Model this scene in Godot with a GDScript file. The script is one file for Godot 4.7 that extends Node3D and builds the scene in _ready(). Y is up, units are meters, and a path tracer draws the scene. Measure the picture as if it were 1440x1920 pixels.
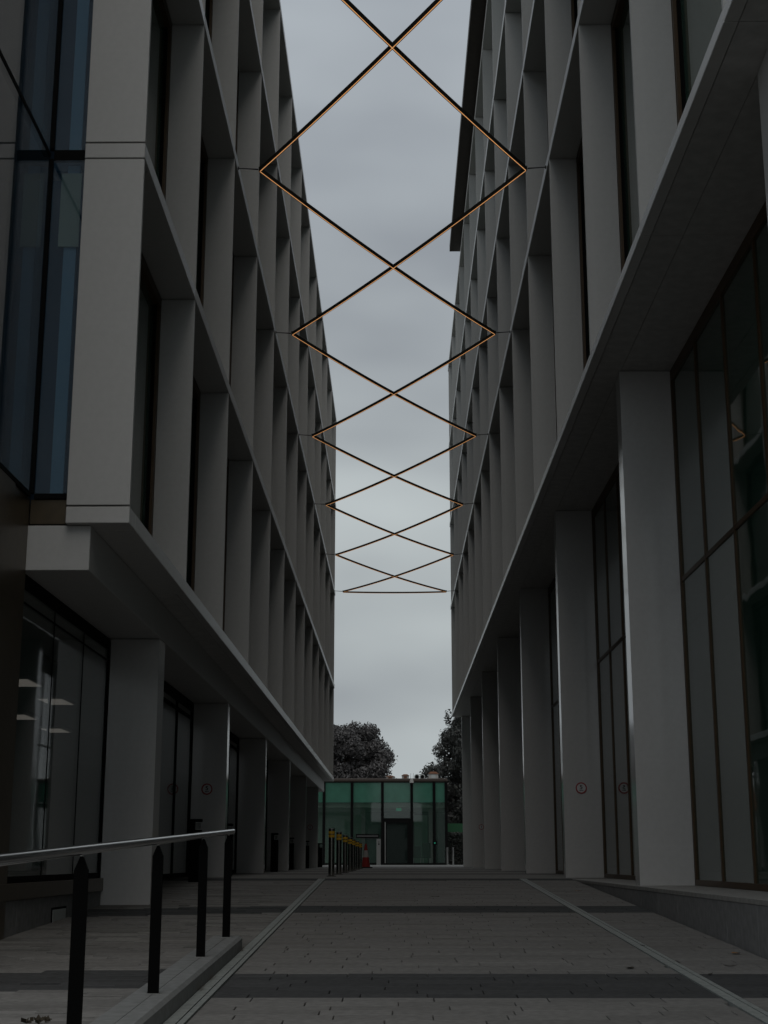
extends Node3D
# A lane between two pale office blocks under an overcast sky. Camera at the origin in plan, lane runs along -z.

const EYE := 0.329
const LANE_L := 2.826      # facade planes, metres either side of the camera axis
const LANE_R := 2.733
const RAMP_TOP := 25.95    # the ramp climbs up to here
const SLOPE := 0.0352

var M := {}
var rng := RandomNumberGenerator.new()
var taken := {}
const TONES := [0.24, 0.228, 0.216, 0.25, 0.234, 0.275, 0.195]
const DARKS := [0.088, 0.094, 0.082]
const ORD := ["nearest", "second nearest", "third nearest", "fourth nearest", "fifth nearest", "sixth nearest", "seventh nearest"]

# ---------------------------------------------------------------- helpers
func st() -> SurfaceTool:
	var s := SurfaceTool.new()
	s.begin(Mesh.PRIMITIVE_TRIANGLES)
	return s

func face(s: SurfaceTool, p: Array, n: Vector3) -> void:
	var g: Vector3 = (p[1] - p[0]).cross(p[2] - p[0])
	var q := p.duplicate()
	if g.dot(n) > 0.0:
		q.reverse()
	var nn: Vector3 = g.normalized()
	if nn.dot(n) < 0.0:
		nn = -nn
	for i in range(1, q.size() - 1):
		for v in [q[0], q[i], q[i + 1]]:
			s.set_normal(nn)
			s.add_vertex(v)

func box(s: SurfaceTool, lo: Vector3, hi: Vector3, b := 0.0) -> void:
	var l := Vector3(minf(lo.x, hi.x), minf(lo.y, hi.y), minf(lo.z, hi.z))
	var h := Vector3(maxf(lo.x, hi.x), maxf(lo.y, hi.y), maxf(lo.z, hi.z))
	var c := (l + h) * 0.5
	var r := (h - l) * 0.5
	for ax in 3:
		var u := (ax + 1) % 3
		var w := (ax + 2) % 3
		for sg in [-1.0, 1.0]:
			var n := Vector3.ZERO
			n[ax] = sg
			var pts := []
			for q in [[-1, -1], [1, -1], [1, 1], [-1, 1]]:
				var p := c
				p[ax] += sg * r[ax]
				p[u] += q[0] * (r[u] - b)
				p[w] += q[1] * (r[w] - b)
				pts.append(p)
			face(s, pts, n)
		if b > 0.0:
			for q in [[-1, -1], [1, -1], [1, 1], [-1, 1]]:
				var n2 := Vector3.ZERO
				n2[u] = q[0]
				n2[w] = q[1]
				var pts2 := []
				for k in [[-1, 0], [1, 0], [1, 1], [-1, 1]]:
					var p2 := c
					p2[ax] += k[0] * (r[ax] - b)
					p2[u] += q[0] * (r[u] - (b if k[1] == 1 else 0.0))
					p2[w] += q[1] * (r[w] - (0.0 if k[1] == 1 else b))
					pts2.append(p2)
				face(s, pts2, n2)
	if b > 0.0:
		for x in [-1.0, 1.0]:
			for y in [-1.0, 1.0]:
				for z in [-1.0, 1.0]:
					var k2 := Vector3(x, y, z)
					var o := c + k2 * r
					face(s, [o - Vector3(0, y, z) * b, o - Vector3(x, 0, z) * b, o - Vector3(x, y, 0) * b], k2)

func prism(s: SurfaceTool, pts: Array, y0: float, y1: float) -> void:   # convex plan of Vector2(x, z)
	var c := Vector2.ZERO
	for p in pts:
		c += p
	c /= pts.size()
	var top := []
	var bot := []
	for i in pts.size():
		var a: Vector2 = pts[i]
		var b: Vector2 = pts[(i + 1) % pts.size()]
		var d := b - a
		var n := Vector2(d.y, -d.x)
		if n.dot((a + b) * 0.5 - c) < 0.0:
			n = -n
		face(s, [Vector3(a.x, y0, a.y), Vector3(b.x, y0, b.y), Vector3(b.x, y1, b.y), Vector3(a.x, y1, a.y)], Vector3(n.x, 0, n.y))
		top.append(Vector3(a.x, y1, a.y))
		bot.append(Vector3(a.x, y0, a.y))
	face(s, top, Vector3.UP)
	face(s, bot, Vector3.DOWN)

func tube(s: SurfaceTool, a: Vector3, b: Vector3, r0: float, r1: float, n := 14, caps := true) -> void:
	var d := (b - a).normalized()
	var u := d.cross(Vector3.UP if absf(d.y) < 0.9 else Vector3.RIGHT).normalized()
	var w := d.cross(u)
	for i in n:
		var t0 := TAU * i / n
		var t1 := TAU * (i + 1) / n
		var e0 := u * cos(t0) + w * sin(t0)
		var e1 := u * cos(t1) + w * sin(t1)
		var q := [[a + e0 * r0, e0], [a + e1 * r0, e1], [b + e1 * r1, e1], [b + e0 * r1, e0]]
		var g: Vector3 = (q[1][0] - q[0][0]).cross(q[2][0] - q[0][0])
		var order := [0, 1, 2, 0, 2, 3] if g.dot(e0 + e1) < 0.0 else [0, 2, 1, 0, 3, 2]
		for k in order:
			s.set_normal(q[k][1])
			s.add_vertex(q[k][0])
	if caps:
		for e in [[a, r0, -d], [b, r1, d]]:
			if e[1] > 0.001:
				var ring := []
				for i in n:
					var t := TAU * i / n
					ring.append(e[0] + (u * cos(t) + w * sin(t)) * e[1])
				face(s, ring, e[2])

func ring_disc(s: SurfaceTool, c: Vector3, r0: float, r1: float, n := 36) -> void:   # flat ring facing +z
	for i in n:
		var t0 := TAU * i / n
		var t1 := TAU * (i + 1) / n
		var a := Vector3(cos(t0), sin(t0), 0)
		var b := Vector3(cos(t1), sin(t1), 0)
		if r0 > 0.0:
			face(s, [c + a * r0, c + a * r1, c + b * r1, c + b * r0], Vector3.BACK)
		else:
			face(s, [c, c + a * r1, c + b * r1], Vector3.BACK)

func put(parent: Node3D, called: String, what, mat: Material, at := Vector3.ZERO) -> MeshInstance3D:
	var o := MeshInstance3D.new()
	o.mesh = what.commit() if what is SurfaceTool else what
	o.material_override = mat
	o.name = called
	o.position = at
	parent.add_child(o, true)
	return o

func numbered(called: String) -> String:
	var k: int = taken.get(called, 0)
	taken[called] = k + 1
	return called if k == 0 else "%s_%03d" % [called, k]

func tag(o: Node, label: String, category: String, group := "") -> void:
	o.set_meta("label", label)
	o.set_meta("category", category)
	if group != "":
		o.set_meta("group", group)

func thing(called: String, label: String, category: String, at := Vector3.ZERO, group := "") -> Node3D:
	var o := Node3D.new()
	o.name = numbered(called)
	add_child(o)
	o.position = at
	tag(o, label, category, group)
	return o

func structure(called: String, at := Vector3.ZERO) -> Node3D:
	var o := Node3D.new()
	o.name = numbered(called)
	add_child(o)
	o.position = at
	o.set_meta("kind", "structure")
	return o

func group_node(parent: Node3D, called: String, at := Vector3.ZERO) -> Node3D:
	var o := Node3D.new()
	o.name = called
	parent.add_child(o, true)
	o.position = at
	return o

# ---------------------------------------------------------------- materials
func noise_tex(sd: int, freq: float, lo: float, hi: float, speck := 0.0, size := 512, oct := 4, stretch := 1.0) -> ImageTexture:
	var f := FastNoiseLite.new()
	f.seed = sd
	f.frequency = freq
	f.fractal_octaves = oct
	var im := f.get_seamless_image(size, size)
	im.convert(Image.FORMAT_L8)
	var g := FastNoiseLite.new()
	g.seed = sd + 7
	g.frequency = 0.35
	g.fractal_octaves = 2
	var im2 := g.get_seamless_image(size, size)
	im2.convert(Image.FORMAT_L8)
	var a := im.get_data()
	var b := im2.get_data()
	var out := PackedByteArray()
	out.resize(size * size)
	for i in size * size:
		var v := lerpf(lo, hi, a[i] / 255.0)
		var k := b[i] / 255.0
		v -= speck * maxf(0.0, k - 0.62) * 3.0
		v += speck * 0.25 * (k - 0.5)
		out[i] = int(clampf(v, 0.0, 1.0) * 255.0)
	var r := Image.create_from_data(size, size, false, Image.FORMAT_L8, out)
	r.convert(Image.FORMAT_RGB8)
	return ImageTexture.create_from_image(r)

func bump_tex(sd: int, freq: float, strength: float, size := 256, oct := 4) -> ImageTexture:
	var f := FastNoiseLite.new()
	f.seed = sd
	f.frequency = freq
	f.fractal_octaves = oct
	var im := f.get_seamless_image(size, size)
	im.convert(Image.FORMAT_RGBA8)
	im.bump_map_to_normal_map(strength)
	return ImageTexture.create_from_image(im)

func lin(r: float, g: float, b: float) -> Color:
	return Color(r, g, b).linear_to_srgb()

func mat(c: Color, rough := 0.8, metal := 0.0, tex: Texture2D = null, scale := 1.0, norm: Texture2D = null, nscale := 1.0) -> StandardMaterial3D:
	var m := StandardMaterial3D.new()
	m.albedo_color = c
	m.roughness = rough
	m.metallic = metal
	if tex or norm:
		m.uv1_triplanar = true
		m.uv1_world_triplanar = true
		m.uv1_scale = Vector3.ONE * scale
	if tex:
		m.albedo_texture = tex
	if norm:
		m.normal_enabled = true
		m.normal_texture = norm
		m.normal_scale = nscale
	return m

func glass(c: Color, alpha: float, norm: Texture2D = null, ns := 0.03) -> StandardMaterial3D:
	var m := mat(Color(c.r, c.g, c.b, alpha), 0.02, 0.0, null, 0.35, norm, ns)
	m.transparency = BaseMaterial3D.TRANSPARENCY_ALPHA
	m.metallic_specular = 0.5
	return m

func make_materials() -> void:
	var fine := noise_tex(3, 0.02, 0.975, 1.0, 0.16)
	var stone := noise_tex(11, 0.015, 0.84, 1.0, 0.14)
	var soft := noise_tex(21, 0.012, 0.88, 1.0, 0.1)
	var dirt := noise_tex(31, 0.02, 0.86, 1.0, 0.2, 512, 5)
	var fine_n := bump_tex(5, 0.3, 1.5)
	var wave := bump_tex(8, 0.012, 3.0, 256, 2)
	M.panel = mat(lin(0.548, 0.543, 0.53), 0.5, 0.0, fine, 0.9, fine_n, 0.08)
	M.panels = [M.panel]
	for t in [0.97, 1.025, 0.985]:
		M.panels.append(mat(lin(0.548 * t, 0.543 * t, 0.53 * t), 0.5, 0.0, fine, 0.9, fine_n, 0.08))
	M.column = mat(lin(0.605, 0.595, 0.585), 0.12, 0.0, fine, 0.9)
	M.fascia = mat(lin(0.55, 0.54, 0.525), 0.27, 0.0, fine, 0.9)
	M.edge = mat(lin(0.57, 0.56, 0.54), 0.36, 0.0, fine, 0.9)
	M.soffit = mat(lin(0.56, 0.55, 0.535), 0.5, 0.0, soft, 0.7)
	M.shell = mat(lin(0.30, 0.30, 0.29), 0.8, 0.0, soft, 0.4)
	M.inner = mat(lin(0.16, 0.17, 0.165), 0.9)
	M.ceiling = mat(lin(0.35, 0.35, 0.34), 0.9)
	M.bronze = mat(lin(0.085, 0.045, 0.015), 0.45, 0.15, soft, 2.0)
	M.bronze_dark = mat(lin(0.085, 0.05, 0.022), 0.5, 0.1, soft, 2.0)
	M.bronze_panel = mat(lin(0.10, 0.075, 0.045), 0.35, 0.5, soft, 0.8)
	M.black = mat(lin(0.008, 0.008, 0.008), 0.6)
	M.black.metallic_specular = 0.12
	M.black_paint = mat(lin(0.004, 0.004, 0.004), 0.55)
	M.black_paint.metallic_specular = 0.12
	M.glass = glass(lin(0.06, 0.125, 0.09), 0.5)
	M.glass_clear = glass(lin(0.022, 0.06, 0.044), 0.33, wave, 0.006)
	M.glass_wave = glass(lin(0.032, 0.085, 0.06), 0.5, wave, 0.012)
	M.glass_blue = glass(lin(0.015, 0.055, 0.10), 0.3)
	M.glass_wing = glass(lin(0.008, 0.032, 0.06), 0.38)
	M.reflection_blue = mat(lin(0.22, 0.52, 0.78), 0.6)  # pale blue of the reflection stripes painted behind the wing glass
	M.reflection_green = mat(lin(0.42, 0.60, 0.52), 0.7)  # pale green of the reflection patch painted there
	M.reflection_backing = mat(lin(0.035, 0.085, 0.15), 0.7)  # dark blue ground behind the painted reflection stripes
	M.granite_dark = mat(lin(0.25, 0.247, 0.245), 0.75, 0.0, stone, 0.9)
	M.sill = mat(lin(0.33, 0.32, 0.30), 0.7, 0.0, stone, 0.8)
	M.kerb = mat(lin(0.25, 0.255, 0.25), 0.8, 0.0, stone, 1.1)
	M.drain = mat(lin(0.31, 0.33, 0.315), 0.8, 0.0, stone, 1.3)
	M.slot = mat(lin(0.02, 0.02, 0.02), 0.8)
	M.bed = mat(lin(0.05, 0.048, 0.045), 0.95, 0.0, dirt, 0.8)
	M.plaza = mat(lin(0.25, 0.243, 0.23), 0.75, 0.0, dirt, 0.35)
	M.plaza_band = mat(lin(0.10, 0.10, 0.10), 0.7, 0.0, stone, 0.6)
	var tones := TONES
	M.paver = []
	for t in tones:
		M.paver.append(mat(lin(t, t * 0.97, t * 0.925), 0.72, 0.0, dirt, 1.1))
	M.paver_dark = []
	for t in DARKS:
		M.paver_dark.append(mat(lin(t, t * 1.01, t * 1.02), 0.6, 0.0, dirt, 1.1))
	M.paver_mix = mat(Color.WHITE, 0.72, 0.0, dirt, 1.1)
	M.paver_mix.vertex_color_use_as_albedo = true
	for m in M.paver + M.paver_dark + [M.paver_mix, M.plaza, M.plaza_band]:
		m.metallic_specular = 0.15
		m.roughness = 0.92
	M.ground = mat(lin(0.12, 0.12, 0.115), 0.9, 0.0, dirt, 0.3)
	M.steel = mat(lin(0.36, 0.36, 0.36), 0.14, 1.0)
	M.steel_dull = mat(lin(0.42, 0.41, 0.39), 0.35, 0.9)
	M.steel_tube = mat(lin(0.52, 0.50, 0.46), 0.1, 1.0)
	M.grey_metal = mat(lin(0.16, 0.16, 0.155), 0.6, 0.3)
	M.yellow = mat(lin(0.62, 0.36, 0.02), 0.5)
	M.red = mat(lin(0.30, 0.02, 0.017), 0.7)
	M.sign_red = mat(lin(0.34, 0.012, 0.018), 0.6)
	M.white = mat(lin(0.42, 0.41, 0.39), 0.75)
	M.sign_white = mat(lin(0.68, 0.68, 0.68), 0.6)
	M.rubber = mat(lin(0.02, 0.02, 0.02), 0.8)
	M.housing = mat(lin(0.03, 0.026, 0.022), 0.5)
	M.wire = mat(lin(0.03, 0.03, 0.03), 0.5, 0.5)
	M.led = mat(lin(0.9, 0.6, 0.4), 0.6)
	M.led.emission_enabled = true
	M.led.emission = Color(1.0, 0.72, 0.46)
	M.led.emission_energy_multiplier = 1.25
	M.tubes = mat(lin(0.8, 0.8, 0.75), 0.6)
	M.tubes.emission_enabled = true
	M.tubes.emission = Color(1.0, 0.97, 0.92)
	M.tubes.emission_energy_multiplier = 0.42
	M.amber = mat(lin(0.8, 0.6, 0.3), 0.6)
	M.amber.emission_enabled = true
	M.amber.emission = Color(1.0, 0.72, 0.25)
	M.amber.emission_energy_multiplier = 0.55
	M.exit = mat(lin(0.02, 0.4, 0.25), 0.6)
	M.exit.emission_enabled = true
	M.exit.emission = Color(0.05, 0.6, 0.42)
	M.exit.emission_energy_multiplier = 0.3
	M.teal = mat(lin(0.05, 0.17, 0.118), 0.08, 0.0, soft, 0.15)
	M.teal_glass = glass(lin(0.03, 0.08, 0.055), 0.22)
	M.door_glass = glass(lin(0.012, 0.022, 0.018), 0.5)
	M.pav_wall = mat(lin(0.17, 0.25, 0.19), 0.85)
	M.pav_dark = mat(lin(0.05, 0.05, 0.05), 0.8)
	M.roof_brown = mat(lin(0.045, 0.03, 0.022), 0.6, 0.0, soft, 0.8)
	M.canopy = mat(lin(0.055, 0.045, 0.034), 0.55, 0.2, soft, 0.5)
	M.leaf = mat(Color.WHITE, 0.65)
	M.leaf.vertex_color_use_as_albedo = true
	M.leaf.backlight = Color(0.08, 0.08, 0.075)
	M.leaf.cull_mode = BaseMaterial3D.CULL_DISABLED
	M.bark = mat(lin(0.06, 0.05, 0.042), 0.95, 0.0, dirt, 1.5)
	M.brick = mat(lin(0.20, 0.09, 0.05), 0.9, 0.0, dirt, 1.2)
	M.render = mat(lin(0.38, 0.37, 0.36), 0.9, 0.0, soft, 0.5)
	M.hoarding = mat(lin(0.012, 0.075, 0.03), 0.8)
	M.dry_leaf = mat(lin(0.26, 0.125, 0.035), 0.8)
	M.dark_leaf = mat(lin(0.03, 0.022, 0.012), 0.9)
	M.lens = mat(lin(0.5, 0.53, 0.52), 0.35)

func sky_image() -> ImageTexture:
	var w := 1024
	var h := 512
	var f := FastNoiseLite.new()
	f.seed = 563
	f.frequency = 1.0
	f.fractal_octaves = 5
	f.fractal_gain = 0.5
	var im := Image.create(w, h, false, Image.FORMAT_RGBF)
	for y in h:
		var el := PI * (0.5 - (y + 0.5) / h)
		var t := clampf(el / (PI * 0.5), 0.0, 1.0)
		# paler and a little warmer toward the horizon, blue grey higher up
		var base := Color(0.78, 0.85, 0.88).lerp(Color(0.69, 0.757, 0.835), smoothstep(0.08, 0.4, t))
		for x in w:
			var az := TAU * (x + 0.5) / w
			var d := Vector3(cos(el) * cos(az), sin(el), cos(el) * sin(az))
			var p := Vector3(d.x, d.y * 3.4, d.z) * 1.9
			var n := f.get_noise_3dv(p) * 0.34 + f.get_noise_3dv(p * 2.3 + Vector3(9, 3, 1)) * 0.14
			var k := 1.0 + n
			im.set_pixel(x, y, Color(base.r * k, base.g * (k + 0.004), base.b * (1.0 + n * 0.9)))
	return ImageTexture.create_from_image(im)

# ---------------------------------------------------------------- ground level
func gy(x: float, zd: float) -> float:      # zd: metres ahead of the camera
	var y := 0.0 if zd >= RAMP_TOP else -SLOPE * (RAMP_TOP - maxf(zd, -12.0))
	if x < -1.4 and zd < RAMP_TOP:
		y -= 0.022 * (-1.4 - maxf(x, -4.3)) * clampf((RAMP_TOP - zd) / 8.0, 0.0, 1.0)
	return y

func build_camera_and_light() -> void:
	var cam := Camera3D.new()
	cam.name = "camera"
	cam.fov = rad_to_deg(2.0 * atan(960.0 / 2691.2))
	cam.near = 0.05
	cam.far = 900.0
	cam.position = Vector3(0, EYE, 0)
	cam.rotation = Vector3(0.2376, 0.008, 0)
	add_child(cam)
	cam.current = true
	var env := Environment.new()
	env.background_mode = Environment.BG_SKY
	var sk := Sky.new()
	var pm := PanoramaSkyMaterial.new()
	pm.panorama = sky_image()
	sk.sky_material = pm
	env.sky = sk
	env.background_energy_multiplier = 1.0
	env.tonemap_mode = Environment.TONE_MAPPER_LINEAR
	env.tonemap_exposure = 0.52
	env.sdfgi_enabled = true
	env.ssao_enabled = true
	env.ssil_enabled = true
	var we := WorldEnvironment.new()
	we.name = "environment"
	we.environment = env
	add_child(we)
	var sun := DirectionalLight3D.new()
	sun.name = "sun"
	sun.light_energy = 0.45
	sun.light_color = Color(1.0, 0.97, 0.93)
	sun.light_angular_distance = 50.0
	sun.shadow_enabled = true
	sun.rotation_degrees = Vector3(-58, 12, 0)
	add_child(sun)

func build_ground() -> void:
	var s := st()
	var xs := [-260.0, -4.3, -1.4, 260.0]
	var zs := [-60.0, -12.0, 2.0, 17.95, RAMP_TOP, 90.0, 420.0]
	for i in xs.size() - 1:
		for j in zs.size() - 1:
			var p := []
			for q in [[i, j], [i + 1, j], [i + 1, j + 1], [i, j + 1]]:
				var x: float = xs[q[0]]
				var z: float = zs[q[1]]
				p.append(Vector3(x, gy(x if i > 0 else -4.3, z) - 0.022, -z))
			if i == 2:
				for k in 4:
					p[k].y = gy(0.0, -p[k].z) - 0.022
			face(s, p, Vector3.UP)
	put(self, "ground", s, M.ground).set_meta("kind", "structure")
	# level paving from the top of the ramp to the pavilion
	var pl := structure("plaza")
	s = st()
	box(s, Vector3(-4.3, -0.02, -RAMP_TOP - 0.6), Vector3(14.0, 0.0, -150.0))
	put(pl, "paving", s, M.plaza)
	for zb in [34.2, 42.5, 50.8, 59.1, 67.4, 75.7, 84.0]:
		s = st()
		box(s, Vector3(-4.2, -0.01, -zb), Vector3(6.0, 0.004, -zb - 1.15))
		put(pl, "dark_band", s, M.plaza_band)
	s = st()
	box(s, Vector3(-4.2, -0.01, -88.2), Vector3(8.0, 0.004, -91.3))
	put(pl, "pale_apron", s, M.drain)
	# ramp of planks of granite
	var rp := structure("ramp")
	var mixed := st()
	var singles := []
	var ang := atan(SLOPE)
	var meshes := {}
	var strips := [[-3.95, -1.366], [-1.23, 2.154], [2.29, 3.08]]
	var row := 0.2
	var z := 1.6
	while z < RAMP_TOP + 0.5:
		for si in strips.size():
			var a: float = strips[si][0]
			var b: float = strips[si][1]
			var shift := 0.55 if si == 0 else 0.0
			var dark := (z > 9.92 + shift and z < 11.24 + shift) or (z > 17.75 and z < 18.86) or (z > 25.3 and z < 26.5) or (z > 1.6 and z < 3.0)
			var x := a - rng.randf() * 0.5
			while x < b:
				var ln: float = [0.45, 0.6, 0.75, 0.9][rng.randi() % 4]
				var x0 := maxf(x, a)
				var x1 := minf(x + ln, b)
				x += ln
				if si == 0 and x1 > -1.62 and z < 13.4:
					x1 = minf(x1, -1.62)
				if x1 - x0 < 0.04:
					continue
				singles.append([x0, x1, z, dark, rng.randi() % (7 if si == 0 else 5), rng.randi() % 3, (rng.randf() - 0.5) * 0.0035])
		z += row
	var count := 0
	for e in singles:
		var x0: float = e[0]
		var x1: float = e[1]
		var zz: float = e[2]
		var xc := (x0 + x1) * 0.5
		var y: float = gy(xc, zz + 0.1) + e[6]
		var near := zz > 8.25 and zz < 13.9 and count < 300
		var hx := (x1 - x0) * 0.5 - 0.004
		var hz := 0.1 - 0.0016
		if near:
			count += 1
			var key := int(round(hx * 1000.0))
			if not meshes.has(key):
				var ms := st()
				box(ms, Vector3(-hx, -0.03, -hz), Vector3(hx, 0, hz), 0.003)
				meshes[key] = ms.commit()
			var o := put(rp, "dark_paver" if e[3] else "paver", meshes[key], M.paver_dark[e[5]] if e[3] else M.paver[e[4]], Vector3(xc, y, -zz - 0.1))
			o.rotation.x = ang
		else:
			var t: float = DARKS[e[5]] if e[3] else TONES[e[4]]
			mixed.set_color(Color(t, t * (1.01 if e[3] else 0.97), t * (1.02 if e[3] else 0.925)))
			var dy := SLOPE * hz if zz + 0.1 < RAMP_TOP else 0.0
			var p := [Vector3(xc - hx, y - dy, -zz - 0.1 + hz), Vector3(xc + hx, y - dy, -zz - 0.1 + hz), Vector3(xc + hx, y + dy, -zz - 0.1 - hz), Vector3(xc - hx, y + dy, -zz - 0.1 - hz)]
			var dn := Vector3(0, -0.02, 0)
			face(mixed, p, Vector3.UP)
			face(mixed, [p[0], p[1], p[1] + dn, p[0] + dn], Vector3.BACK)
			face(mixed, [p[0], p[3], p[3] + dn, p[0] + dn], Vector3.LEFT)
			face(mixed, [p[1], p[2], p[2] + dn, p[1] + dn], Vector3.RIGHT)
	put(rp, "far_pavers", mixed, M.paver_mix).set_meta("kind", "stuff")
	# two drainage channels along the ramp
	for dx in [[-1.358, -1.238], [2.162, 2.282]]:
		var dr := structure("drain_channel")
		var zc := 1.6
		while zc < RAMP_TOP - 0.1:
			var z1 := minf(zc + 0.992, RAMP_TOP)
			s = st()
			var w: float = dx[1] - dx[0]
			var a0: float = dx[0]
			for part in [[a0, a0 + w * 0.60], [a0 + w * 0.68, a0 + w]]:
				var p := []
				for q in [[part[0], zc], [part[1], zc], [part[1], z1], [part[0], z1]]:
					p.append(Vector3(q[0], gy(0.0, q[1]) + 0.004, -q[1]))
				face(s, p, Vector3.UP)
				for k in 4:
					var k2 := (k + 1) % 4
					var n: Vector3 = (p[k] + p[k2]) * 0.5 - (p[0] + p[2]) * 0.5
					face(s, [p[k], p[k2], p[k2] - Vector3(0, 0.026, 0), p[k] - Vector3(0, 0.026, 0)], n)
			put(dr, "channel_unit", s, M.drain)
			zc += 1.0
	# retaining plinth on the right, level with the plaza
	var pw := thing("plinth_wall", "dark granite plinth wall wedging down along the right edge of the ramp", "wall", Vector3(3.1, 0, -14.0))
	s = st()
	prism(s, [Vector2(0.03, 12.0), Vector2(0.83, 12.0), Vector2(0.83, -12.2), Vector2(0.03, -12.2)], -1.4, -0.05)
	put(pw, "core", s, M.bed)
	var zp := 2.0
	while zp < 26.1:
		var z1 := minf(zp + 1.2, 26.2)
		s = st()
		box(s, Vector3(0, -1.3, 14.0 - zp - 0.003), Vector3(0.028, -0.05, 14.0 - z1 + 0.003), 0.003)
		put(pw, "stone_panel", s, M.granite_dark)
		s = st()
		box(s, Vector3(-0.004, -0.049, 14.0 - zp - 0.003), Vector3(0.83, 0.0, 14.0 - z1 + 0.003), 0.004)
		put(pw, "coping_slab", s, M.sill)
		zp += 1.2

# ---------------------------------------------------------------- office blocks
func slab_mesh(s: SurfaceTool, sg: float, xf: float, u0: float, u1: float, y0: float, y1: float, z0: float, z1: float, b := 0.006) -> void:
	box(s, Vector3(sg * (xf + u0), y0, -z0), Vector3(sg * (xf + u1), y1, -z1), b)

func glazing(b: Node3D, sg: float, x: float, z0: float, z1: float, y0: float, y1: float, n: int, ty: float, pane: Material, frame: Material, fw := 0.06, mh := 0.03) -> void:
	var w := group_node(b, "window")
	var s := st()
	for q in [[z0, z0 + fw, y0, y1], [z1 - fw, z1, y0, y1], [z0 + fw, z1 - fw, y1 - 0.16, y1], [z0 + fw, z1 - fw, y0, y0 + 0.07]]:
		box(s, Vector3(sg * (x - (0.008 if mh < 0.02 else 0.025)), q[2], -q[0]), Vector3(sg * (x + 0.04), q[3], -q[1]))
	put(w, "frame", s, frame)
	var fr := 0.005 if mh < 0.02 else 0.02
	var bk := 0.024 if mh < 0.02 else 0.035
	var step := (z1 - z0) / n
	for i in n:
		var a := z0 + step * i + (fw if i == 0 else mh)
		var c := z0 + step * (i + 1) - (fw if i == n - 1 else mh)
		if i > 0:
			s = st()
			box(s, Vector3(sg * (x - fr), y0 + 0.07, -(a - 2.0 * mh)), Vector3(sg * (x + bk), y1 - 0.16, -a))
			put(w, "mullion", s, frame)
		var spans := [[y0 + 0.07, y1 - 0.16]]
		if ty > 0.0:
			spans = [[y0 + 0.07, ty - mh], [ty + mh, y1 - 0.16]]
			s = st()
			box(s, Vector3(sg * (x - fr * 0.75), ty - mh, -a), Vector3(sg * (x + bk - 0.001), ty + mh, -c))
			put(w, "transom", s, frame)
		for q in spans:
			s = st()
			box(s, Vector3(sg * x, q[0], -a), Vector3(sg * (x + 0.02), q[1], -c))
			put(w, "pane", s, pane)

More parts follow.
